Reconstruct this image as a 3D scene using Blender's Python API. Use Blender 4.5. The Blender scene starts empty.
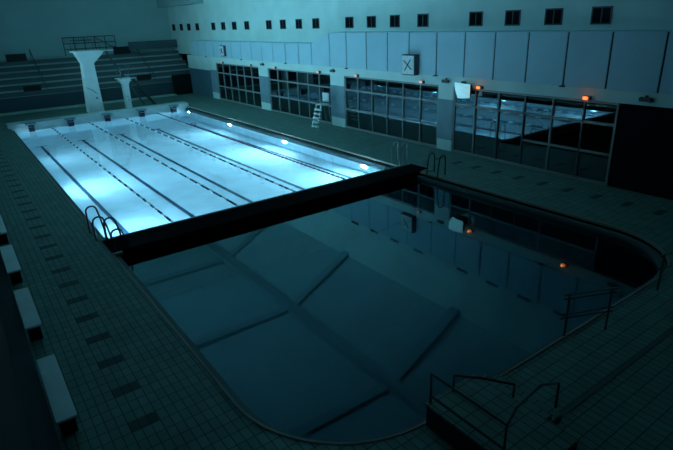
import bpy, bmesh, math, random
from mathutils import Vector, Matrix
random.seed(7)
S = bpy.context.scene
COL = S.collection
PI = math.pi

# ------------------------------------------------------------------ materials
def mat(name, col, rough=.6, metal=0.0, spec=.4, noise=0.0, nscale=4.0, emit=None, es=0.0):
    m = bpy.data.materials.new(name); m.use_nodes = True
    nt = m.node_tree; b = nt.nodes['Principled BSDF']
    b.inputs['Base Color'].default_value = (*col, 1)
    b.inputs['Roughness'].default_value = rough
    b.inputs['Metallic'].default_value = metal
    b.inputs['Specular IOR Level'].default_value = spec
    if noise > 0:
        tc = nt.nodes.new('ShaderNodeTexCoord'); n = nt.nodes.new('ShaderNodeTexNoise')
        n.inputs['Scale'].default_value = nscale; n.inputs['Detail'].default_value = 4
        nt.links.new(tc.outputs['Object'], n.inputs['Vector'])
        r = nt.nodes.new('ShaderNodeMapRange')
        r.inputs['From Min'].default_value = .3; r.inputs['From Max'].default_value = .7
        r.inputs['To Min'].default_value = 1 - noise; r.inputs['To Max'].default_value = 1 + noise
        nt.links.new(n.outputs['Fac'], r.inputs['Value'])
        mx = nt.nodes.new('ShaderNodeVectorMath'); mx.operation = 'SCALE'
        mx.inputs[0].default_value = col
        nt.links.new(r.outputs['Result'], mx.inputs['Scale'])
        nt.links.new(mx.outputs['Vector'], b.inputs['Base Color'])
    if emit:
        b.inputs['Emission Color'].default_value = (*emit, 1)
        b.inputs['Emission Strength'].default_value = es
    return m

M = {}
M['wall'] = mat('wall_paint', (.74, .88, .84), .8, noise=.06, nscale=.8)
M['back'] = mat('back_wall_paint', (.46, .66, .64), .85, noise=.05, nscale=.6)
M['fascia'] = mat('fascia_paint', (.54, .73, .82), .6, noise=.05, nscale=.7)
M['groove'] = mat('dark_joint', (.05, .08, .09), .8)
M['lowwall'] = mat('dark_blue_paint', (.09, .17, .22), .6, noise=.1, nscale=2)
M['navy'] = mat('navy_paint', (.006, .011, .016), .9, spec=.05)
M['pillar'] = mat('pillar_paint', (.22, .33, .38), .6, noise=.08, nscale=1.5)
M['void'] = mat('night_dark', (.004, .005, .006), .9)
M['ceil'] = mat('ceiling_board', (.52, .66, .66), .85, noise=.08, nscale=.5)
M['beam'] = mat('beam_paint', (.38, .49, .50), .8)
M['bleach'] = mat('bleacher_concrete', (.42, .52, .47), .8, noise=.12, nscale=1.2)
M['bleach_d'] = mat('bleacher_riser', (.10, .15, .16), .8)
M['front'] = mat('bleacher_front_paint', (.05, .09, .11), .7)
M['tower'] = mat('tower_concrete', (.80, .86, .86), .6, noise=.05, nscale=2)
M['rail'] = mat('dark_rail_metal', (.09, .10, .10), .4, metal=.6)
M['steel'] = mat('steel_tube', (.55, .58, .60), .25, metal=.9)
M['frame'] = mat('window_frame_metal', (.34, .33, .32), .5, metal=.1)
M['frame_d'] = mat('window_frame_dark', (.10, .11, .12), .5)
M['white'] = mat('white_plastic', (.8, .82, .8), .5)
M['clockface'] = mat('clock_face_enamel', (.92, .94, .94), .5)
M['black'] = mat('black_plastic', (.012, .013, .015), .5)
M['bulk'] = mat('bulkhead_black', (.003, .0035, .004), .9, spec=.05)
M['bulk_t'] = mat('bulkhead_edge', (.10, .20, .20), .5)
M['bench'] = mat('bench_white_laminate', (.86, .90, .86), .5, noise=.05, nscale=3)
M['plinth'] = mat('plinth_dark_tile', (.025, .05, .06), .7, noise=.15, nscale=2)
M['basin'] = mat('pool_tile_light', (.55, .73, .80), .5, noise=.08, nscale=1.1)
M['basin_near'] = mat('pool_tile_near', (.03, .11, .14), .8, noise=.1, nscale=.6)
M['line'] = mat('lane_tile_navy', (.015, .05, .09), .5)
M['startwall'] = mat('start_wall_tile', (.48, .60, .60), .5, noise=.06, nscale=2)
M['coping'] = mat('coping_edge', (.30, .27, .22), .5)
M['gutter'] = mat('gutter_dark', (.075, .12, .12), .6)
M['block_p'] = mat('block_plate', (.16, .28, .32), .6)
M['block'] = mat('block_navy', (.006, .01, .03), .5)
M['float_w'] = mat('float_white', (.85, .88, .88), .5)
M['float_b'] = mat('float_blue', (.02, .07, .12), .5)
M['float_r'] = mat('float_red', (.30, .03, .08), .5)
M['lamp_or'] = mat('orange_lamp_glow', (.9, .3, .1), .4, emit=(1.0, .16, .03), es=2.2)
M['lamp_pk'] = mat('pale_lamp_glow', (.9, .6, .5), .4, emit=(1.0, .42, .28), es=.8)
M['lamp_un'] = mat('underwater_lamp_glow', (.9, 1, 1), .4, emit=(.55, .95, 1.0), es=7.0)
M['nightpane'] = mat('night_window_glow', (.1, .2, .25), .3, emit=(.26, .80, 1.0), es=1.0)  # glow of the added fill panels in the left wall
M['flood'] = mat('floodlight_diffuser_glow', (.8, .9, .9), .4, emit=(.30, .72, .85), es=.66)

def tile_floor():
    m = bpy.data.materials.new('deck_tiles'); m.use_nodes = True
    nt = m.node_tree; N = nt.nodes; L = nt.links; b = N['Principled BSDF']
    tc = N.new('ShaderNodeTexCoord'); sp = N.new('ShaderNodeSeparateXYZ'); L.new(tc.outputs['Object'], sp.inputs[0])
    def ma(op, a, bb=None, c=None):
        n = N.new('ShaderNodeMath'); n.operation = op
        for i, v in enumerate((a, bb, c)):
            if v is None: continue
            if isinstance(v, (int, float)): n.inputs[i].default_value = v
            else: L.new(v, n.inputs[i])
        return n.outputs[0]
    X, Y = sp.outputs['X'], sp.outputs['Y']
    px, py = .155, .265
    gx = ma('LESS_THAN', ma('FLOORED_MODULO', ma('ADD', X, 1.625), px), .020)
    gy = ma('LESS_THAN', ma('FLOORED_MODULO', ma('ADD', Y, 8.88), py), .022)
    g = ma('MAXIMUM', gx, gy)
    def band(x0, x1, y0, pitch, ln):
        a = ma('MULTIPLY', ma('GREATER_THAN', X, x0), ma('LESS_THAN', X, x1))
        return ma('MULTIPLY', a, ma('LESS_THAN', ma('FLOORED_MODULO', ma('SUBTRACT', Y, y0), pitch), ln))
    p = ma('MAXIMUM', band(-1.625, -1.16, -8.88, 1.06, .265), ma('MULTIPLY', band(14.4, 14.95, -1.3, 1.06, .27), ma('LESS_THAN', Y, .5)))
    no = N.new('ShaderNodeTexNoise'); no.inputs['Scale'].default_value = 1.3; no.inputs['Detail'].default_value = 5
    L.new(tc.outputs['Object'], no.inputs['Vector'])
    wn = N.new('ShaderNodeTexWhiteNoise'); wn.noise_dimensions = '2D'
    cb = N.new('ShaderNodeCombineXYZ')
    L.new(ma('FLOOR', ma('DIVIDE', ma('ADD', X, 1.625), px)), cb.inputs[0]); L.new(ma('FLOOR', ma('DIVIDE', ma('ADD', Y, 8.88), py)), cb.inputs[1])
    L.new(cb.outputs[0], wn.inputs['Vector'])
    k = ma('MULTIPLY', ma('ADD', .72, ma('MULTIPLY', no.outputs['Fac'], .4)), ma('ADD', .88, ma('MULTIPLY', wn.outputs['Value'], .24)))
    k = ma('MULTIPLY', k, ma('SUBTRACT', 1, ma('MULTIPLY', g, .62)))
    k = ma('MULTIPLY', k, ma('SUBTRACT', 1, ma('MULTIPLY', p, .72)))
    v = N.new('ShaderNodeVectorMath'); v.operation = 'SCALE'; v.inputs[0].default_value = (.16, .28, .235)
    L.new(k, v.inputs['Scale']); L.new(v.outputs[0], b.inputs['Base Color'])
    b.inputs['Roughness'].default_value = .55; b.inputs['Specular IOR Level'].default_value = .25
    return m
M['deck'] = tile_floor()

def water(name, ior, tint, bump, bscale, k, refl=(1, 1, 1)):
    m = bpy.data.materials.new(name); m.use_nodes = True
    nt = m.node_tree; N = nt.nodes; L = nt.links; N.remove(N['Principled BSDF'])
    out = N['Material Output']
    tc = N.new('ShaderNodeTexCoord'); no = N.new('ShaderNodeTexNoise'); no.inputs['Scale'].default_value = bscale
    no.inputs['Detail'].default_value = 3; L.new(tc.outputs['Object'], no.inputs['Vector'])
    bp = N.new('ShaderNodeBump'); bp.inputs['Strength'].default_value = bump; bp.inputs['Distance'].default_value = .02
    L.new(no.outputs['Fac'], bp.inputs['Height'])
    fr = N.new('ShaderNodeFresnel'); fr.inputs['IOR'].default_value = ior; L.new(bp.outputs[0], fr.inputs['Normal'])
    mu = N.new('ShaderNodeMath'); mu.operation = 'MULTIPLY'; mu.inputs[1].default_value = k; mu.use_clamp = True
    L.new(fr.outputs[0], mu.inputs[0])
    tr = N.new('ShaderNodeBsdfTransparent'); tr.inputs[0].default_value = (*tint, 1)
    gl = N.new('ShaderNodeBsdfGlossy'); gl.inputs['Roughness'].default_value = .015; gl.inputs['Color'].default_value = (*refl, 1); L.new(bp.outputs[0], gl.inputs['Normal'])
    mx = N.new('ShaderNodeMixShader'); L.new(mu.outputs[0], mx.inputs[0]); L.new(tr.outputs[0], mx.inputs[1]); L.new(gl.outputs[0], mx.inputs[2])
    L.new(mx.outputs[0], out.inputs['Surface'])
    return m
def real_water():
    m = bpy.data.materials.new('lit_pool_water'); m.use_nodes = True
    nt = m.node_tree; N = nt.nodes; L = nt.links; N.remove(N['Principled BSDF'])
    tc = N.new('ShaderNodeTexCoord'); no = N.new('ShaderNodeTexNoise'); no.inputs['Scale'].default_value = 1.8
    no.inputs['Detail'].default_value = 3; L.new(tc.outputs['Object'], no.inputs['Vector'])
    bp = N.new('ShaderNodeBump'); bp.inputs['Strength'].default_value = .25; bp.inputs['Distance'].default_value = .02
    L.new(no.outputs['Fac'], bp.inputs['Height'])
    g = N.new('ShaderNodeBsdfGlass'); g.inputs['IOR'].default_value = 1.33; g.inputs['Roughness'].default_value = .01
    g.inputs['Color'].default_value = (.93, .97, 1, 1); L.new(bp.outputs[0], g.inputs['Normal'])
    L.new(g.outputs[0], N['Material Output'].inputs['Surface'])
    return m
M['water'] = real_water()
M['water_near'] = water('still_pool_water', 1.66, (.35, .75, .85), .03, 1.0, 1.0, (.55, .95, 1.0))
M['glass'] = water('dark_window_glass', 2.6, (.5, .5, .5), .0, 1, 1.0, (.62, .92, 1.0))

# ------------------------------------------------------------------ mesh helpers
class MB:
    def __init__(s): s.bm = bmesh.new()
    def box(s, x0, x1, y0, y1, z0, z1, bev=0):
        r = bmesh.ops.create_cube(s.bm, size=1, matrix=Matrix.Translation(((x0+x1)/2, (y0+y1)/2, (z0+z1)/2)) @ Matrix.Diagonal((abs(x1-x0), abs(y1-y0), abs(z1-z0), 1)))
        if bev:
            e = list({e for v in r['verts'] for e in v.link_edges})
            bmesh.ops.bevel(s.bm, geom=e, offset=bev, segments=2, affect='EDGES')
        return s
    def bar(s, p, q, w, h, up=(0, 0, 1)):
        p, q = Vector(p), Vector(q); d = (q-p); l = d.length; d.normalize()
        sx = d.cross(Vector(up)).normalized(); sz = sx.cross(d)
        m = Matrix((sx, d, sz)).transposed().to_4x4(); m.translation = (p+q)/2
        bmesh.ops.create_cube(s.bm, size=1, matrix=m @ Matrix.Diagonal((w, l, h, 1)))
        return s
    def tube(s, pts, r, n=8):
        pts = [Vector(p) for p in pts]; rings = []
        for i, p in enumerate(pts):
            a = pts[max(i-1, 0)]; b = pts[min(i+1, len(pts)-1)]; d = (b-a).normalized()
            ref = Vector((0, 0, 1)) if abs(d.z) < .9 else Vector((0, 1, 0))
            if i: ref = lastx.cross(d) * -1 if False else ref
            x = d.cross(ref).normalized()
            if i and x.dot(lastx) < 0 : x = -x
            if i:
                x = (lastx - d*lastx.dot(d)).normalized()
            y = d.cross(x); lastx = x
            rings.append([s.bm.verts.new(p + x*math.cos(2*PI*k/n)*r + y*math.sin(2*PI*k/n)*r) for k in range(n)])
        for a, b in zip(rings, rings[1:]):
            for k in range(n): s.bm.faces.new((a[k], a[(k+1) % n], b[(k+1) % n], b[k]))
        s.bm.faces.new(rings[0][::-1]); s.bm.faces.new(rings[-1])
        return s
    def prism(s, pts, axis, a, b):
        """pts: 2D outline; extruded along axis from a to b."""
        def P(u, v, w): return {'x': (w, u, v), 'y': (u, w, v), 'z': (u, v, w)}[axis]
        A = [s.bm.verts.new(P(u, v, a)) for u, v in pts]; B = [s.bm.verts.new(P(u, v, b)) for u, v in pts]
        s.bm.faces.new(A); s.bm.faces.new(B[::-1]); n = len(pts)
        for i in range(n): s.bm.faces.new((A[i], B[i], B[(i+1) % n], A[(i+1) % n]))
        return s
    def build(s, name, m, parent=None, loc=None, smooth=False):
        bmesh.ops.recalc_face_normals(s.bm, faces=s.bm.faces)
        me = bpy.data.meshes.new(name); 
        if loc is not None: bmesh.ops.translate(s.bm, verts=s.bm.verts, vec=-Vector(loc))
        s.bm.to_mesh(me); s.bm.free()
        if smooth:
            for p in me.polygons: p.use_smooth = True
        o = bpy.data.objects.new(name, me); COL.objects.link(o)
        if loc is not None: o.location = loc
        me.materials.append(M[m])
        if parent is not None: o.parent = parent
        return o

def tag(o, label=None, cat=None, group=None, kind=None):
    if label: o['label'] = label
    if cat: o['category'] = cat
    if group: o['group'] = group
    if kind: o['kind'] = kind
    return o
def thing(name, loc, label, cat, group=None):
    o = bpy.data.objects.new(name, None); COL.objects.link(o); o.location = loc
    o.empty_display_size = .1
    return tag(o, label, cat, group)
def struct(name, mb, m, label, cat, parent=None):
    o = mb.build(name, m, parent)
    if parent is None: tag(o, label, cat, kind='structure')
    return o
def dup(root, loc, label, group=None):
    r = root.copy(); COL.objects.link(r); r.location = loc; r['label'] = label
    if group: r['group'] = group
    for ch in list(root.children):
        c = ch.copy(); COL.objects.link(c); c.parent = r
        for g in list(ch.children):
            d = g.copy(); COL.objects.link(d); d.parent = c
    return r

# ------------------------------------------------------------------ dimensions
W, LY, YN, RC = 12.5, 25.6, -11.7, 2.35      # pool width, far end, near end, corner radius
XW, XU, XL = 16.0, 17.0, -2.95               # lower wall face, recessed upper wall, left wall
YB, YF, ZC = 39.5, -20.0, 8.7                # back wall, front wall, eave height
ZW = -.25                                    # water level
def outline(off=0.0, n=14):
    """pool outline, counter-clockwise, grown outwards by off"""
    pts = [(W+off, LY+off), (-off, LY+off)]
    r = RC + off
    for k in range(n+1):
        a = PI + (PI/2)*k/n
        pts.append((RC + r*math.cos(a), YN+RC + r*math.sin(a)))
    for k in range(n+1):
        a = 1.5*PI + (PI/2)*k/n
        pts.append((W-RC + r*math.cos(a), YN+RC + r*math.sin(a)))
    return pts
def ring(off0, off1, z0, z1):
    mb = MB(); a, b = outline(off0), outline(off1); n = len(a); bm = mb.bm
    V = [[bm.verts.new((*p, z)) for p in q] for q, z in ((a, z0), (b, z0), (b, z1), (a, z1))]
    for i in range(n):
        j = (i+1) % n
        for k in range(4):
            bm.faces.new((V[k][i], V[k][j], V[(k+1) % 4][j], V[(k+1) % 4][i]))
    return mb

# ------------------------------------------------------------------ floor deck with the pool cut out
mb = MB(); bm = mb.bm
outer = [(XL-.3, YF-.3), (XU+3, YF-.3), (XU+3, YB+.3), (XL-.3, YB+.3)]
def slab(z):
    vo = [bm.verts.new((*p, z)) for p in outer]; vi = [bm.verts.new((*p, z)) for p in outline(0)]
    es = [bm.edges.new((v[i], v[(i+1) % len(v)])) for v in (vo, vi) for i in range(len(v))]
    bmesh.ops.triangle_fill(bm, edges=es, use_beauty=True)
    return vi
slab(0.0)
struct('floor', mb, 'deck', 'greenish tiled pool deck with a row of darker inlaid tiles', 'floor')

c = struct('trim_1', ring(-.045, .0, -.06, .02), 'coping', 'thin raised coping edge running round both pools', 'trim')
struct('trim_2', ring(-.21, -.045, -.60, -.13), 'gutter', 'dark overflow gutter just inside the pool edge', 'trim')

# ------------------------------------------------------------------ basins
def zb(y): return -1.55 - 1.9*min(max(y, 0), LY)/LY    # lit basin bottom
mb = MB()
mb.prism([(0, zb(0)), (LY, zb(LY)), (LY, zb(LY)-.3), (0, zb(0)-.3)], 'x', .2, W-.2)
mb.box(0, .21, 0, LY, -3.8, -.14); mb.box(W-.21, W, 0, LY, -3.8, -.14)
mb.box(0, W, LY-.05, LY+.3, -3.8, -.0)
mb.box(.3, W-.3, -.3, -.0, -2.2, -1.2)
basin = struct('pool_basin', mb, 'basin', 'pale blue tiled basin of the lit lane pool', 'pool')
for i in range(5):
    x = 1.25+2.5*i
    l = MB().prism([(.1, zb(.1)+.012), (LY-3.6, zb(LY-3.6)+.012), (LY-3.6, zb(LY-3.6)-.02), (.1, zb(.1)-.02)], 'x', x-.08, x+.08)
    l.box(x-.3, x+.3, LY-3.75, LY-3.6, zb(LY-3.6)-.05, zb(LY-3.6)+.014)
    l.build('lane_line', 'line', basin)
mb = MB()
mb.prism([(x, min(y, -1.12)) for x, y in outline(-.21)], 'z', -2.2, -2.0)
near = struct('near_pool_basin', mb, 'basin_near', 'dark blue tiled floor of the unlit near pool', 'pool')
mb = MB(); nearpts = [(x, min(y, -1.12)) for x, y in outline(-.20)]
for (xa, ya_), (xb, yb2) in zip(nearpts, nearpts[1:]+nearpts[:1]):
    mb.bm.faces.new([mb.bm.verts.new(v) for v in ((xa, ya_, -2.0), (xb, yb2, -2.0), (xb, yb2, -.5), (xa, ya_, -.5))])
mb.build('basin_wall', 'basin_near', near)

mb = MB(); mb.bm.faces.new([mb.bm.verts.new(v) for v in ((.21, 0, ZW), (W-.21, 0, ZW), (W-.21, LY-.05, ZW), (.21, LY-.05, ZW))])
w1 = mb.build('pool_water', 'water'); tag(w1, 'brightly lit pale blue water of the lane pool beyond the black bulkhead', 'water', kind='stuff')
mb = MB(); bm = mb.bm
vs = [bm.verts.new((x, min(y, -1.1), ZW)) for x, y in outline(-.21)]
f = bm.faces.new(vs)
w2 = mb.build('pool_water', 'water_near'); tag(w2, 'dark still mirror-like water of the unlit pool in the foreground', 'water', kind='stuff')

# starting end wall
struct('trim_3', MB().box(-.1, W+.1, LY-.32, LY+.9, -.45, .26, bev=.02), 'startwall', 'raised pale tiled wall at the far starting end of the pool', 'trim')

# starting blocks
ordn = ['leftmost', 'second from the left', 'middle', 'second from the right', 'rightmost']
b0 = thing('starting_block', (1.25, LY, .26), '', 'starting block', 'starting blocks along the far end')
MB().box(1.25-.33, 1.25+.33, LY-.98, LY-.28, .19, .27, bev=.015).build('platform', 'block_p', b0).location = (-1.25, -LY, -.26)
MB().prism([(LY-.66, -.55), (LY-.34, -.55), (LY-.34, .19), (LY-.84, .19)], 'x', 1.25-.17, 1.25+.17).build('pedestal', 'block', b0).location = (-1.25, -LY, -.26)
MB().tube([(1.05, LY-.88, .19), (1.05, LY-.88, .05), (1.45, LY-.88, .05), (1.45, LY-.88, .19)], .018).build('grab_bar', 'steel', b0).location = (-1.25, -LY, -.26)
for i in range(5):
    lab = f'navy starting block on the far pool wall, {ordn[i]} of the five'
    if i == 0: b0['label'] = lab
    else: dup(b0, (1.25+2.5*i, LY, .26), lab)

# lane ropes
def lane_rope(x, label, cols, pitch, flen):
    r = thing('lane_rope', (x, 0, ZW), label, 'lane rope', 'floating lane ropes of the lit pool')
    cb = MB().tube([(0, .02, .0), (0, LY-.06, .0)], .012, 6).build('cable', 'float_b', r)
    meshes = []
    for c in cols:
        f = MB(); f.tube([(0, 0, 0), (0, .03, 0), (0, flen-.03, 0), (0, flen, 0)], .045, 8)
        o = f.build('float', c, None); meshes.append(o.data); bpy.data.objects.remove(o)
    n = int((LY-.4)/pitch)
    for k in range(n):
        o = bpy.data.objects.new('float', meshes[k % len(meshes)]); COL.objects.link(o); o.parent = r
        o.location = (0, .2+k*pitch, .012)
lane_rope(2.5, 'lane rope with alternating white and dark floats, nearest the left pool edge', ['float_b', 'float_w'], .45, .36)
lane_rope(5.0, 'lane rope with white and dark floats, second from the left pool edge', ['float_b', 'float_w', 'float_b'], .42, .34)
lane_rope(7.5, 'thin dark dotted lane rope, third from the left pool edge', ['float_b', 'float_b', 'float_w'], .40, .26)
lane_rope(10.0, 'lane rope with dark red floats, nearest the right pool edge', ['float_b', 'float_r'], .36, .24)

# underwater lamps: fixtures with real lights
def under_lamp(x, y, side, label, e, disc=True):
    s = 1 if side == 'l' else -1
    z = -.75
    r = thing('underwater_lamp', (x, y, z), label, 'pool lamp', 'underwater lamps in the pool walls')
    MB().tube([(0, 0, 0), (s*.05, 0, 0)], .16, 20).build('housing', 'steel', r)
    MB().tube([(s*.045, 0, 0), (s*.06, 0, 0)], .13, 20).build('lens', 'lamp_un', r)
    L = bpy.data.lights.new('underwater_lamp_light', 'AREA'); L.shape = 'DISK'; L.size = .5; L.energy = e; L.color = (.36, .78, 1.0)
    o = bpy.data.objects.new('underwater_lamp_light', L); COL.objects.link(o)
    o.parent = r; o.location = (s*.10, 0, 0)
    o.rotation_euler = (0, -s*PI/2, 0) if s == 1 else (0, PI/2, 0)
    return r
E_L = 370; E_FILL = 95
pl = ['nearest the black bulkhead', 'second from the bulkhead', 'third from the bulkhead', 'farthest from the bulkhead']
for i, y in enumerate((2.3, 9.6, 16.9, 24.4)):
    under_lamp(W-.21, y, 'r', f'glowing underwater lamp in the right pool wall, {pl[i]}', E_L*(1.15, 1.3, .7, .10)[i])
    under_lamp(.21, y, 'l', f'underwater lamp in the left pool wall, {pl[i]}', E_L*(.85, .9, .4, .06)[i])

# ------------------------------------------------------------------ bulkhead
bk = thing('bulkhead', (6.3, -.55, 0), 'black movable bulkhead bridge separating the lit lane pool from the dark pool', 'bulkhead')
def pb(mb, name, m, root): 
    o = mb.build(name, m, root); o.location = -root.location; return o
pb(MB().box(0.0, 13.05, -1.12, 0.0, -2.25, .04, bev=.02), 'body', 'bulk', bk)
pb(MB().box(0.0, 13.05, -.0, .10, -.02, .05), 'edge_strip', 'bulk_t', bk)
pb(MB().box(.02, .30, -1.24, -1.12, -.06, .02), 'hinge_plate', 'coping', bk)
pb(MB().box(12.55, 13.0, -1.30, -1.12, -.05, .05), 'hinge_plate', 'coping', bk)

# ------------------------------------------------------------------ pool ladders
def hoop(x, y, h, s, back=.17, reach=.30, depth=-.6, z0=0.03):
    pts = [(x - s*back, y, z0), (x - s*back, y, h*.5), (x-s*back*.95, y, h*.8)]
    for k in range(7):
        a = PI - PI*k/6
        pts.append((x + s*(.0 + .16*math.cos(a)), y, h-.14+.14*math.sin(a)))
    pts += [(x + s*reach*.85, y, h*.45), (x + s*reach, y, .06), (x + s*reach, y, depth)]
    return pts
def pool_ladder(x, ys, hs, s, label, m='rail', r=.028, reach=.26, depth=-.6):
    t = thing('pool_ladder', (x, sum(ys)/2, 0.0), label, 'pool ladder')
    for y, h in zip(ys, hs):
        pb(MB().tube(hoop(x, y, h, s, reach=reach, depth=depth), r), 'handrail', m, t)
    for z in ((-.25, -.5) if depth < 0 else ()):
        pb(MB().box(x+s*reach-.05, x+s*reach+.05, min(ys), max(ys), z-.02, z+.02), 'tread', m, t)
pool_ladder(.05, (1.0, .16), (.90, .78), 1, 'curved steel ladder rails at the left edge of the lit pool', 'rail')
pool_ladder(.28, (-.28, -.98), (.82, .66), 1, 'pair of curved ladder rails on the left end of the black bulkhead', 'rail', depth=.045)
pool_ladder(W+.25, (.75, .15), (.90, .95), -1, 'pair of steel ladder rails at the right near corner of the lit pool', 'steel', .020)
pool_ladder(W+.18, (-1.55, -2.15), (.86, .86), -1, 'pair of dark ladder rails on the deck right of the bulkhead end', 'rail', .026)

# ------------------------------------------------------------------ right wall
banks = [(19.3, 26.9), (10.2, 17.9), (1.35, 8.84), (-7.15, .42)]
ZL = 3.02
mb = MB()      # light band above the windows and light wall between them
mb.box(XW, XW+.6, YF, 33.2, ZL, 3.45)
struct('wall_right', mb, 'wall', 'pale painted band of the right wall above the window banks', 'wall')
mb = MB(); mb.box(XU, XU+.3, YF, YB, 3.4, ZC+.2)
struct('wall_right_upper', mb, 'wall', 'recessed upper right wall with a row of small square windows', 'wall')
mb = MB()
mb.prism([(YF, 3.45), (31.6, 3.45), (31.6, 4.72), (12.15, 4.72), (10.0, 5.36), (YF, 5.36)], 'x', XW+.02, XU+.02)
struct('wall_right_fascia', mb, 'fascia', 'grey blue panelled fascia stepping out from the right wall above the windows', 'wall')
# vertical joints and panel fronts
joints = [31.6, 30.2, 28.6, 26.9, 25.2, 23.5, 21.8, 20.1, 18.5, 16.9, 15.2, 13.54, 12.05, 10.1, 8.45, 6.66, 4.95, 3.35, 1.51, -.16, -1.76, -3.34, -4.99, -6.62, -8.36, -10.1, -11.8]
tn = 3
def zt(y): return 4.72 if y >= 12.1 else (5.36 if y <= 10.05 else 4.72 + (12.15-y)/2.15*.64)
for i, (a, b) in enumerate(zip(joints, joints[1:])):
    tn += 1
    g = .035
    z0 = 3.46
    mb = MB().prism([(a-g, z0), (a-g, zt(a)-.02), (b+g, zt(b)-.02), (b+g, z0)], 'x', XW-.04, XW+.02)
    o = struct(f'trim_{tn}', mb, 'fascia', 'flat grey blue cladding panel on the right wall fascia', 'panel'); o['group'] = 'cladding panels of the right wall fascia'
    if i % 4 == 1: nub = MB().box(XW-.16, XW-.03, b-.09, b+.09, 3.42, 3.46); nub.build('bracket', 'groove', o)
mb = MB()
for j in joints: mb.box(XW-.0, XW+.02, j-.035, j+.035, 3.46, zt(j)-.02)
struct('trim_joints', mb, 'groove', 'dark vertical joints between the fascia cladding panels', 'trim')
# pillars
pil = [(26.9, 28.2, 'left of the farthest window bank'), (17.9, 19.3, 'between the farthest and second window banks'), (8.84, 10.2, 'between the second and third window banks'), (.42, 1.35, 'left of the nearest window bank')]
for i, (a, b, w) in enumerate(pil):
    mb = MB().box(XW, XW+.6, a, b, 0, .52); o = struct(f'trim_{40+i}', mb, 'wall', f'pale wall pillar with a grey blue middle, {w}', 'pillar')
    MB().box(XW+.003, XW+.6, a, b, .52, 2.4).build('painted_band', 'pillar', o)
    MB().box(XW, XW+.6, a, b, 2.4, ZL).build('pillar_head', 'wall', o)
struct('wall_right_far', MB().box(XW, XW+.6, 28.2, 33.2, 2.32, ZL), 'wall', 'pale strip of right wall beyond the farthest windows', 'wall')
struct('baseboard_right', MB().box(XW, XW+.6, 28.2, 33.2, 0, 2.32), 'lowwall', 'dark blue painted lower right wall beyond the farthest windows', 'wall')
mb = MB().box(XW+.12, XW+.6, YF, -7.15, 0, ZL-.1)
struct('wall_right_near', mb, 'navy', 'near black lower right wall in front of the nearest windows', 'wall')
struct('wall_behind_windows', MB().box(XU+1.2, XU+1.4, -8, 28.5, 0, 3.5), 'void', 'dark unlit space seen behind the window banks', 'wall')
mb = MB().box(XW+.6, XU+1.3, YF, 33.2, ZL+.05, 3.4)
struct('ceiling_corridor', mb, 'void', 'dark soffit behind the window banks', 'ceiling')

# window banks
wn = 0
bank_names = ['farthest', 'second farthest', 'third', 'nearest']
for bi, (a, b) in enumerate(banks):
    wn += 1
    mb = MB(); fr = .06
    x0, x1 = XW+.04, XW+.16
    mb.box(x0, x1, a, b, ZL-.09, ZL); mb.box(x0, x1, a, b, 0, .10)
    mb.box(x0, x1, a, a+.08, .1, ZL-.09); mb.box(x0, x1, b-.08, b, .1, ZL-.09)
    ys = [a+(b-a)*k/6 for k in range(7)]
    w = tag(mb.build(f'window_{wn}', 'frame'), f'large window bank of the right wall, {bank_names[bi]} from the camera' if bi < 3 else 'large window bank of the right wall, nearest the camera', 'window', kind='structure')
    for k in range(1, 6):
        MB().box(x0-.01, x1, ys[k]-fr/2, ys[k]+fr/2, .1, ZL-.09).build('mullion', 'frame_d' if bi == 3 and k in (1, 3, 4) else 'frame', w)
    def transom(z, y0, y1, m='frame'): MB().box(x0+.005, x1-.005, y0, y1, z-.045, z+.045).build('transom', m, w)
    transom(2.22, a+.08, b-.08)
    if bi < 3: transom(1.12, a+.08, b-.08)
    else: transom(1.14, a+.08, ys[3])
    for k in range(6):
        MB().box(XW+.09, XW+.10, ys[k]+.02, ys[k+1]-.02, .09, ZL-.08).build('pane', 'glass', w)

# small upper windows
sy = [38.4, 36.3, 34.35, 32.3, 28.72, 26.70, 24.62, 22.43, 18.97, 16.99, 14.93, 12.92, 9.44, 7.45, 5.53, 3.48, .18, -1.76, -3.64, -5.55, -8.6]
for i, y in enumerate(sy):
    wn += 1
    mb = MB(); hw = .38; z0, z1 = 5.55, 6.16; x0, x1 = XU-.03, XU+.01
    for bx in ((y-hw, y-hw+.05, z0, z1), (y+hw-.05, y+hw, z0, z1), (y-hw+.05, y+hw-.05, z0, z0+.05), (y-hw+.05, y+hw-.05, z1-.05, z1)):
        mb.box(x0, x1, *bx)
    w = tag(mb.build(f'window_{wn}', 'frame_d'), 'small dark square window high on the right wall', 'window', group='small upper windows of the right wall', kind='structure')
    MB().box(XU-.012, XU-.004, y-hw+.05, y+hw-.05, z0+.05, z1-.05).build('pane', 'navy', w)
    MB().box(XU-.02, XU-.012, y-.02, y+.02, z0+.05, z1-.05).build('bar', 'frame_d', w)

# ------------------------------------------------------------------ other walls and ceiling
struct('wall_back', MB().box(XL-.3, XU+.3, YB, YB+.3, 0, 12), 'back', 'plain teal-lit end wall above the bleachers', 'wall')
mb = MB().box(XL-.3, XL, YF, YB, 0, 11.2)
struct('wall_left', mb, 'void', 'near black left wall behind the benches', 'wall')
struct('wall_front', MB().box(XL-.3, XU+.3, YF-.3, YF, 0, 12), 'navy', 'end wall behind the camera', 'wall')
mb = MB()
mb.prism([(XU+.3, ZC), (12.2, 11.4), (XL-.3, 11.4), (XL-.3, 11.7), (12.2, 11.7), (XU+.3, ZC+.4)], 'y', YF-.3, YB+.3)
struct('trim_53', MB().box(XU-1.0, XU-.02, 30.2, YB-.02, 7.75, 8.9), 'beam', 'dark boxed soffit where the right wall meets the end wall', 'trim')
ce = struct('ceiling', mb, 'ceil', 'pale board ceiling folding down to the right wall, seen mirrored in the dark pool', 'ceiling')
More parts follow.
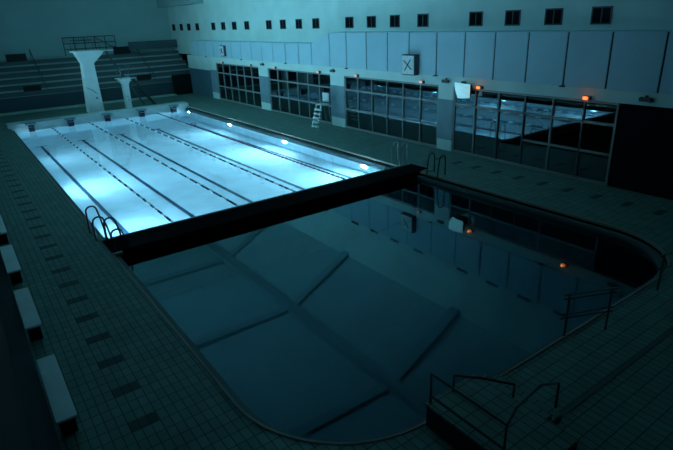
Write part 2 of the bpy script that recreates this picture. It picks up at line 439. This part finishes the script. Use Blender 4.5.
for y in (-19.5, -9.5, .5, 10.5, 20.5, 30.5):
    MB().prism([(XU-.05, ZC+.0), (XU-.05, ZC-.2), (12.2, 11.15), (XL, 11.15), (XL, 11.4), (12.2, 11.4)], 'y', y-.3, y+.3).build('beam', 'beam', ce)
MB().box(11.85, 12.6, YF, YB, 11.0, 11.38).build('beam', 'beam', ce)

# added out-of-view fill lights, shaped as clerestory windows, brighten the hall walls
for i, y in enumerate((4.0, 10.0, 16.0, 22.0, 28.0)):
    wn += 1
    x0, x1 = XL-.01, XL+.05; a, b, z0, z1 = y-2.6, y+2.6, 5.6, 7.2
    mb = MB().box(x0, x1, a, b, z0, z0+.08).box(x0, x1, a, b, z1-.08, z1).box(x0, x1, a, a+.08, z0+.08, z1-.08).box(x0, x1, b-.08, b, z0+.08, z1-.08).box(x0, x1, y-.04, y+.04, z0+.08, z1-.08)
    w = tag(mb.build(f'window_{wn}', 'frame'), 'clerestory window high in the left wall letting in dim night light', 'window', group='clerestory windows of the left wall', kind='structure')
    MB().box(XL-.005, XL+.01, a+.08, b-.08, z0+.08, z1-.08).build('pane', 'nightpane', w)
    L = bpy.data.lights.new('window_light', 'AREA'); L.shape = 'RECTANGLE'; L.size = z1-z0-.2; L.size_y = b-a-.2; L.spread = 1.75
    L.energy = E_FILL*(.15, 1.0, 1.6, 1.6, 1.3)[i]; L.color = (.26, .80, 1.0)
    o = bpy.data.objects.new('window_light', L); COL.objects.link(o); o.location = (XL+.06, y, (z0+z1)/2); o.rotation_euler = (0, -PI/2, 0)  # added area light at each panel, fill for the right wall

# ------------------------------------------------------------------ wall fixtures
def small_lamp(y, z, m, label):
    t = thing('wall_lamp', (XW, y, z), label, 'lamp', 'small lamps above the window banks')
    hs = pb(MB().box(XW-.13, XW, y-.17, y+.12, z-.07, z+.06, bev=.015), 'housing', 'frame_d', t)
    MB().box(XW-.16, XW-.06, y-.09, y+.10, z-.06, z+.05, bev=.02).build('lens', m, hs)
    if m == 'lamp_or':
        L = bpy.data.lights.new('wall_lamp_light', 'POINT'); L.energy = .6; L.color = (1, .22, .06); L.shadow_soft_size = .05
        o = bpy.data.objects.new('wall_lamp_light', L); COL.objects.link(o); o.parent = t; o.location = (-.25, 0, 0)
bn = ['farthest', 'second farthest', 'third farthest', 'nearest']
for bi, ys in enumerate([(25.37, 20.39), (16.75, 11.32), (7.54, 2.42), (-1.1, -5.99)]):
    for k, y in enumerate(ys):
        small_lamp(y, 3.10, 'lamp_or' if bi == 3 else 'lamp_pk', f"small {'orange' if bi == 3 else 'pale pink'} lit lamp over the {'left' if k == 0 else 'right'} side of the {bn[bi]} window bank")
for y, w in ((18.52, 'between the two farthest window banks'), (9.84, 'between the second and third window banks'), (.87, 'left of the nearest window bank'), (-8.04, 'right of the nearest window bank')):
    t = thing('junction_box', (XW, y, 3.22), f'small unlit dark box fixed to the pale wall, {w}', 'box', 'unlit dark boxes above the pillars')
    pb(MB().box(XW-.14, XW, y-.20, y+.20, 3.16, 3.30, bev=.02), 'case', 'frame_d', t)
    pb(MB().box(XW-.02, XW+.02, y-.05, y+.05, 3.30, 3.36), 'bracket', 'black', t)
# floodlight over the left of the nearest bank
fl = thing('floodlight', (XW-.3, -.15, 2.95), 'white glowing curved floodlight hanging at the top left of the nearest window bank', 'floodlight')
mb = MB(); bm = mb.bm
rows = []
for i in range(7):
    v = i/6; rr = []
    for j in range(9):
        u = j/8
        y = .06 - u*.86 + (.22*v*v*(1-u)*-1)
        z = 3.26 - v*(.66 - .08*u) - .03*u
        x = XW-.30 - .16*math.sin(PI*u)*math.sin(PI*(.15+.7*v))
        rr.append(bm.verts.new((x, y - .0, z)))
    rows.append(rr)
for a, b in zip(rows, rows[1:]):
    for j in range(8): bm.faces.new((a[j], a[j+1], b[j+1], b[j]))
o = pb(mb, 'diffuser', 'flood', fl)
for p in o.data.polygons: p.use_smooth = True
mo = o.modifiers.new('s', 'SOLIDIFY'); mo.thickness = .03
pb(MB().box(XW-.24, XW-.06, -.74, -.02, 2.72, 3.20, bev=.04), 'housing', 'black', fl)
pb(MB().box(XW-.10, XW, -.3, -.1, 3.2, 3.3), 'bracket', 'frame_d', fl)

# clocks
def clock(y, z, w, h, d, label):
    t = thing('pace_clock', (XW, y, z), label, 'clock')
    pb(MB().box(XW-.05-d, XW-.04, y-w/2-.05, y+w/2+.05, z-h/2-.05, z+h/2+.05, bev=.02), 'housing', 'frame_d', t)
    fc = pb(MB().box(XW-.07-d, XW-.05-d, y-w/2, y+w/2, z-h/2, z+h/2), 'face', 'clockface', t)
    x = XW-.08-d; r = min(w, h)*.40
    for a, c_ in ((38, 'black'), (218, 'black'), (128, 'black'), (308, 'black')):
        MB().bar((x, y, z), (x, y+math.cos(math.radians(a))*r, z+math.sin(math.radians(a))*r), .03, .055, up=(1, 0, 0)).build('hand', c_, fc)
    mk = MB()
    for k in range(12):
        a = k*PI/6; p = Vector((x+.005, y+math.cos(a)*r*1.1, z+math.sin(a)*r*1.1)); q = Vector((x+.005, y+math.cos(a)*r*1.2, z+math.sin(a)*r*1.2))
        mk.bar(p, q, .01, .03, up=(1, 0, 0))
    mk.build('minute_marks', 'frame_d', fc)
clock(3.08, 3.88, .82, .86, .30, 'white square pace clock with crossed black hands on the fascia above the third window bank')
clock(24.8, 4.02, .70, .72, .20, 'small white pace clock above the farthest window bank')

# ------------------------------------------------------------------ bleachers
BY0, NR, RD, BZ, RR = 33.5, 7, .85, 1.2, .44
bl = thing('bleachers', (7, BY0, 0), 'stepped concrete spectator bleachers across the far end of the hall', 'bleachers')
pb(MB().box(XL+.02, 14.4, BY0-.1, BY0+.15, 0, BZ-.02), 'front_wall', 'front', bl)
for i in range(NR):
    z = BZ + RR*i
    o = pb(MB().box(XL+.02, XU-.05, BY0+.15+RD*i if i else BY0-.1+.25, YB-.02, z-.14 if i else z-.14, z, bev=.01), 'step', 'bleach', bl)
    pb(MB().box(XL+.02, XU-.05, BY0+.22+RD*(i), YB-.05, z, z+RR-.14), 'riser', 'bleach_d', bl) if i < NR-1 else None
# black tunnel doorway
d = tag(MB().box(14.4, XW-.02, BY0-.55, BY0+.14, 0, 1.75).build('door_1', 'void'), 'black doorway opening under the right end of the bleachers', 'door', kind='structure')
struct('trim_50', MB().box(12.2, XU-.1, YB-1.6, YB-1.45, 4.02, 4.75), 'bleach_d', 'dark parapet at the top right of the bleachers', 'trim')
# light kerb along the front of the bleachers
struct('trim_51', MB().box(XL+.02, 14.3, BY0-.9, BY0-.12, 0, .12), 'bleach', 'low kerb along the foot of the bleachers', 'trim')

def at_x(px_x, y): return px_x
# dark panels and stair handrails on the bleachers
def row_z(y):
    k = int((y-(BY0+.15))//RD); return BZ + RR*max(0, min(NR-1, k))
for (x0, x1, z0, z1, y, lab) in [(1.9, 3.45, 3.92, 4.32, 38.1, 'black rectangular panel at the top of the bleachers, far left'),
                             (2.25, 3.55, 1.55, 1.90, 34.4, 'black rectangular panel low on the bleachers, left side'),
                             (10.75, 12.35, 3.98, 4.38, 38.1, 'black rectangular panel at the top of the bleachers behind the tall diving tower'),
                             (11.45, 12.75, 1.60, 1.95, 34.4, 'black rectangular panel low on the bleachers beside the small diving platform')]:
    zb0 = row_z(y) 
    t = thing('barrier', ((x0+x1)/2, y, zb0), lab, 'barrier')
    pb(MB().box(x0, x1, y-.04, y+.04, min(z0, zb0+.1), z1), 'panel', 'black', t)
    for x in (x0+.1, x1-.1): pb(MB().box(x-.03, x+.03, y-.03, y+.03, zb0, z1-.02), 'leg', 'black', t)
def stair_rail(x, label, xt):
    t = thing('handrail', (x, BY0+.4, BZ), label, 'handrail', 'stair handrails on the bleachers')
    p0 = Vector((x, BY0+.35, BZ+.75)); p1 = Vector((xt, YB-.6, BZ+RR*6+.75))
    pb(MB().tube([p0, p1], .035), 'top_rail', 'rail', t)
    for k in range(5):
        p = p0.lerp(p1, k/4); zz = row_z(p.y)
        pb(MB().tube([(p.x, p.y, zz), p], .025), 'post', 'rail', t)
stair_rail(3.9, 'dark sloping stair handrail on the left part of the bleachers', 3.9)
stair_rail(12.9, 'dark sloping stair handrail on the right part of the bleachers', 12.9)
# gallery railing on the top row
t = thing('gallery_railing', (8.8, YB-.5, 4.28-.44), 'brown metal guard railing at the top of the bleachers behind the tall diving tower', 'railing')
zt0 = BZ+RR*(NR-1)
ya = YB-.5
for z in (zt0+.55, zt0+1.02, zt0+1.55): pb(MB().tube([(6.75, ya, z), (11.3, ya, z)], .035), 'rail', 'rail', t)
for k in range(6): pb(MB().tube([(6.75+k*.91, ya, zt0), (6.75+k*.91, ya, zt0+1.55)], .035), 'post', 'rail', t)
pb(MB().tube([(9.4, ya-.05, zt0+1.55), (11.1, ya-.05, zt0+.5)], .03), 'brace', 'rail', t)
mbb = MB()
for k in range(11): mbb.tube([(6.9+k*.2, ya, zt0+1.02), (6.9+k*.2, ya, zt0+1.55)], .015, 5)
pb(mbb, 'balusters', 'rail', t)

# ------------------------------------------------------------------ diving towers
T = thing('diving_tower', (6.6, 28.2, 0), 'tall pale concrete diving tower with a leaning pylon behind the far pool end', 'diving tower')
X0, X1 = 5.65, 7.5
pb(MB().prism([(5.70, 0), (6.78, 0), (6.70, 3.65), (7.5, 4.36), (7.5, 4.45), (5.62, 4.45), (5.62, 4.34), (5.93, 3.65)], 'y', 28.0, 29.2), 'pylon', 'tower', T)
pb(MB().box(5.55, 7.6, 27.9, 30.2, 4.45, 4.54, bev=.01), 'platform', 'tower', T)
pb(MB().box(7.6, 8.3, 28.0, 28.6, 4.47, 4.52, bev=.01), 'springboard', 'white', T)
for y in (28.0, 30.1):
    pb(MB().tube([(5.7, y, 4.54), (5.7, y, 5.3), (7.3, y, 5.3), (7.3, y, 4.54)], .018), 'guard_rail', 'rail', T)
# access stair sloping down to the right behind
for dx in (0, .55):
    pb(MB().bar((8.0+dx*.2, 29.35+dx, 4.4), (10.3+dx*.2, 29.35+dx, .02), .06, .12), 'stair_stringer', 'bleach_d', T)
st = MB()
for k in range(1, 16):
    f_ = k/16; st.box(8.0+2.3*f_-.08, 8.0+2.3*f_+.08, 29.35, 29.95, 4.4-4.38*f_-.015, 4.4-4.38*f_+.015)
pb(st, 'stair_treads', 'bleach_d', T)
pb(MB().box(7.6, 8.1, 29.3, 30.0, 4.36, 4.44), 'landing', 'bleach_d', T)
# black emblem on the pylon: a swimming figure
em = MB()
ye = 27.99
em2 = MB(); em.bar((5.80, ye, 1.95), (6.20, ye, 1.72), .05, .012, up=(0, 1, 0)); em.bar((6.20, ye, 1.72), (6.48, ye, 1.42), .07, .012, up=(0, 1, 0))
em2.tube([(6.42, ye-.006, 1.10), (6.42, ye+.006, 1.10)], .09, 12)
pb(em2, 'emblem', 'pillar', T)
pb(em, 'emblem', 'pillar', T)

T = thing('diving_platform', (8.9, 27.9, 0), 'lower pale concrete diving platform with handrails to the right of the tall tower', 'diving platform')
pb(MB().prism([(8.55, 0), (8.93, 0), (8.95, 1.85), (9.15, 2.2), (9.15, 2.27), (8.28, 2.27), (8.28, 2.2), (8.52, 1.85)], 'y', 28.0, 28.6), 'pylon', 'tower', T)
pb(MB().box(8.22, 9.3, 27.9, 29.1, 2.27, 2.34, bev=.01), 'platform', 'tower', T)
pb(MB().box(9.3, 9.65, 28.0, 28.5, 2.28, 2.32, bev=.01), 'springboard', 'white', T)
for y in (27.95, 29.0):
    pb(MB().tube([(8.45, y, 2.34), (8.45, y, 3.3)], .03), 'guard_rail', 'steel', T)
    pb(MB().tube([(9.15, y, 2.34), (9.15, y, 3.3)], .03), 'guard_rail', 'steel', T)
    pb(MB().tube([(8.45, y, 3.28), (9.15, y, 3.28)], .02), 'guard_rail', 'rail', T)
for y in (28.2, 28.75):
    pb(MB().bar((9.4, y, 2.3), (10.9, y, .02), .06, .12), 'stair_stringer', 'rail', T)
st = MB()
for k in range(1, 9):
    f_ = k/9; st.box(9.4+1.5*f_-.08, 9.4+1.5*f_+.08, 28.2, 28.75, 2.3-2.28*f_-.015, 2.3-2.28*f_+.015)
pb(st, 'stair_treads', 'rail', T)
em = MB()
em.bar((8.60, 27.99, 1.0), (8.82, 27.99, .86), .04, .01, up=(0, 1, 0)); em2 = MB(); em2.tube([(8.78, 27.985, .68), (8.78, 27.995, .68)], .055, 12); pb(em2, 'emblem', 'pillar', T)
pb(em, 'emblem', 'pillar', T)

# ------------------------------------------------------------------ lifeguard chair
T = thing('lifeguard_chair', (15.0, 10.0, 0), 'tall white lifeguard chair with ladder steps by the second window bank', 'lifeguard chair')
ya, yb_ = 9.72, 10.25
for y in (ya, yb_):
    pb(MB().tube([(14.55, y, 0), (14.95, y, 1.35)], .022), 'front_leg', 'steel', T)
    pb(MB().tube([(15.65, y, 0), (15.45, y, 1.35), (15.5, y, 2.0)], .022), 'rear_leg', 'steel', T)
    pb(MB().tube([(14.98, y, 1.35), (14.98, y, 1.58), (15.46, y, 1.58)], .02), 'armrest', 'steel', T)
for k in range(5):
    z = .12+.24*k; x = 14.55+.4*z/1.35
    pb(MB().box(x-.10, x+.10, ya-.02, yb_+.02, z-.035, z+.035, bev=.01), 'ladder_tread', 'white', T)
pb(MB().box(14.95, 15.5, ya-.03, yb_+.03, 1.33, 1.38, bev=.01), 'seat', 'white', T)
pb(MB().box(15.43, 15.49, ya-.05, yb_+.05, 1.5, 2.0, bev=.02), 'backrest', 'white', T)

# ------------------------------------------------------------------ benches along the left
struct('baseboard_left', MB().box(XL, -2.62, YF, YB-6.2, 0, .30), 'plinth', 'low dark blue tiled plinth along the left wall', 'plinth')
B = thing('bench', (-2.43, 0, 0), '', 'bench', 'white benches along the left wall')
B.location = (-2.43, -7.42, 0)
MB().box(-.155, .155, -1.05, 1.05, .40, .45, bev=.01).build('seat', 'bench', B)
for y in (-.8, .8):
    MB().box(-.12, .12, y-.04, y+.04, 0, .40).build('leg', 'black', B)
B['label'] = 'white slab bench by the left wall, closest to the camera of the fully visible ones'
dup(B, (-2.45, -3.95, 0), 'white slab bench by the left wall, second fully visible one from the camera')
dup(B, (-2.45, -.60, 0), 'white slab bench at the left photo edge, partly cut off, beside the dark inlaid tiles')
dup(B, (-2.32, -10.5, 0), 'white slab bench end at the bottom left corner, mostly out of view')
dup(B, (-2.45, 2.75, 0), 'white slab bench just peeking in at the left photo edge, farthest from the camera')

# ------------------------------------------------------------------ near end platform with railings
P = thing('entry_platform', (3.3, -12.4, 0), 'raised dark platform with steps and tube railings at the near end of the dark pool', 'platform')
pb(MB().box(2.22, 3.35, -13.6, -11.72, 0, .42, bev=.01), 'base', 'plinth', P)
pb(MB().box(2.20, 3.37, -13.6, -11.70, .42, .46), 'top_tiles', 'deck', P)
for k in range(2):
    pb(MB().box(3.37+.3*k, 3.67+.3*k, -13.0, -11.72, 0, .32-.15*k, bev=.01), 'step', 'deck', P)
def rail(pts, name='handrail'): pb(MB().tube(pts, .022), name, 'rail', P)
rail([(2.27, -11.76, .46), (2.27, -11.76, 1.02), (2.27, -13.15, 1.02), (2.27, -13.15, .46)])
rail([(2.27, -11.76, .60), (2.27, -13.15, .60)], 'lower_rail')
rail([(2.75, -11.8, .46), (2.75, -11.8, .78), (3.05, -12.05, .74), (3.5, -12.4, .60), (3.5, -12.4, .35)])
rail([(2.27, -13.15, 1.02), (2.6, -13.05, 1.06), (3.4, -12.9, .95), (4.2, -12.75, .5), (4.2, -12.75, 0)])
struct('trim_52', MB().box(3.4, 15.6, -12.95, -12.86, -.004, .012), 'gutter', 'dark drain slot across the near deck', 'trim')

# stair handrails at the near right corner
H = thing('stair_handrail', (7.0, -11.7, 0), 'pair of double tube stair handrails entering the dark pool at the near right', 'handrail')
def hr(dx, dz, nm='handrail'):
    return [(6.05+dx, -11.62, .96+dz), (7.12+dx, -12.10, .96+dz)]
for dx, dz in ((0, 0), (.0, -.09), (-.05, -.42), (-.05, -.51)):
    pb(MB().tube(hr(dx, dz), .018), 'rail', 'steel', H)
for f_ in (.1, .9):
    p = Vector((6.05, -11.62, .96)).lerp(Vector((7.12, -12.10, .96)), f_)
    pb(MB().tube([p, (p.x, p.y, -.3 if f_ < .2 and False else 0.0)], .022), 'post', 'rail', H)
H2 = thing('stair_handrail', (10.9, -11.0, 0), 'steel tube handrails at the right rounded corner of the dark pool', 'handrail')
for z in (.9, .55):
    pb(MB().tube([(9.35, -11.9, z), (10.5, -12.15, z), (10.6, -12.17, z-.1)], .02), 'rail', 'steel', H2)
for x, y in ((9.5, -11.93), (10.45, -12.14)):
    pb(MB().tube([(x, y, 0), (x, y, .9)], .022), 'post', 'rail', H2)

# ------------------------------------------------------------------ camera
cp = Vector((-2.654, -16.411, 6.169)); yaw, pit, rol, fpx = .6116, .3770, -.0423, 524.36
f = Vector((math.sin(yaw)*math.cos(pit), math.cos(yaw)*math.cos(pit), -math.sin(pit)))
r = Vector((math.cos(yaw), -math.sin(yaw), 0)); u = r.cross(f)
c_, s_ = math.cos(rol), math.sin(rol)
r2 = c_*r + s_*u; u2 = -s_*r + c_*u
cam = bpy.data.objects.new('camera', bpy.data.cameras.new('camera')); COL.objects.link(cam)
m = Matrix((r2, u2, -f)).transposed().to_4x4(); m.translation = cp; cam.matrix_world = m
cam.data.sensor_width = 36; cam.data.lens = fpx/673*36; cam.data.clip_start = .05
S.camera = cam

# ------------------------------------------------------------------ world and view
w = bpy.data.worlds.new('night'); S.world = w; w.use_nodes = True
w.node_tree.nodes['Background'].inputs[0].default_value = (.02, .05, .06, 1); w.node_tree.nodes['Background'].inputs[1].default_value = .0
S.view_settings.view_transform = 'Standard'; S.view_settings.look = 'None'; S.view_settings.gamma = 1
S.view_settings.exposure = 0.0; S.view_settings.use_curve_mapping = False
S.cycles.max_bounces = 12; S.cycles.diffuse_bounces = 8; S.cycles.transparent_max_bounces = 16
S.cycles.sample_clamp_indirect = 6
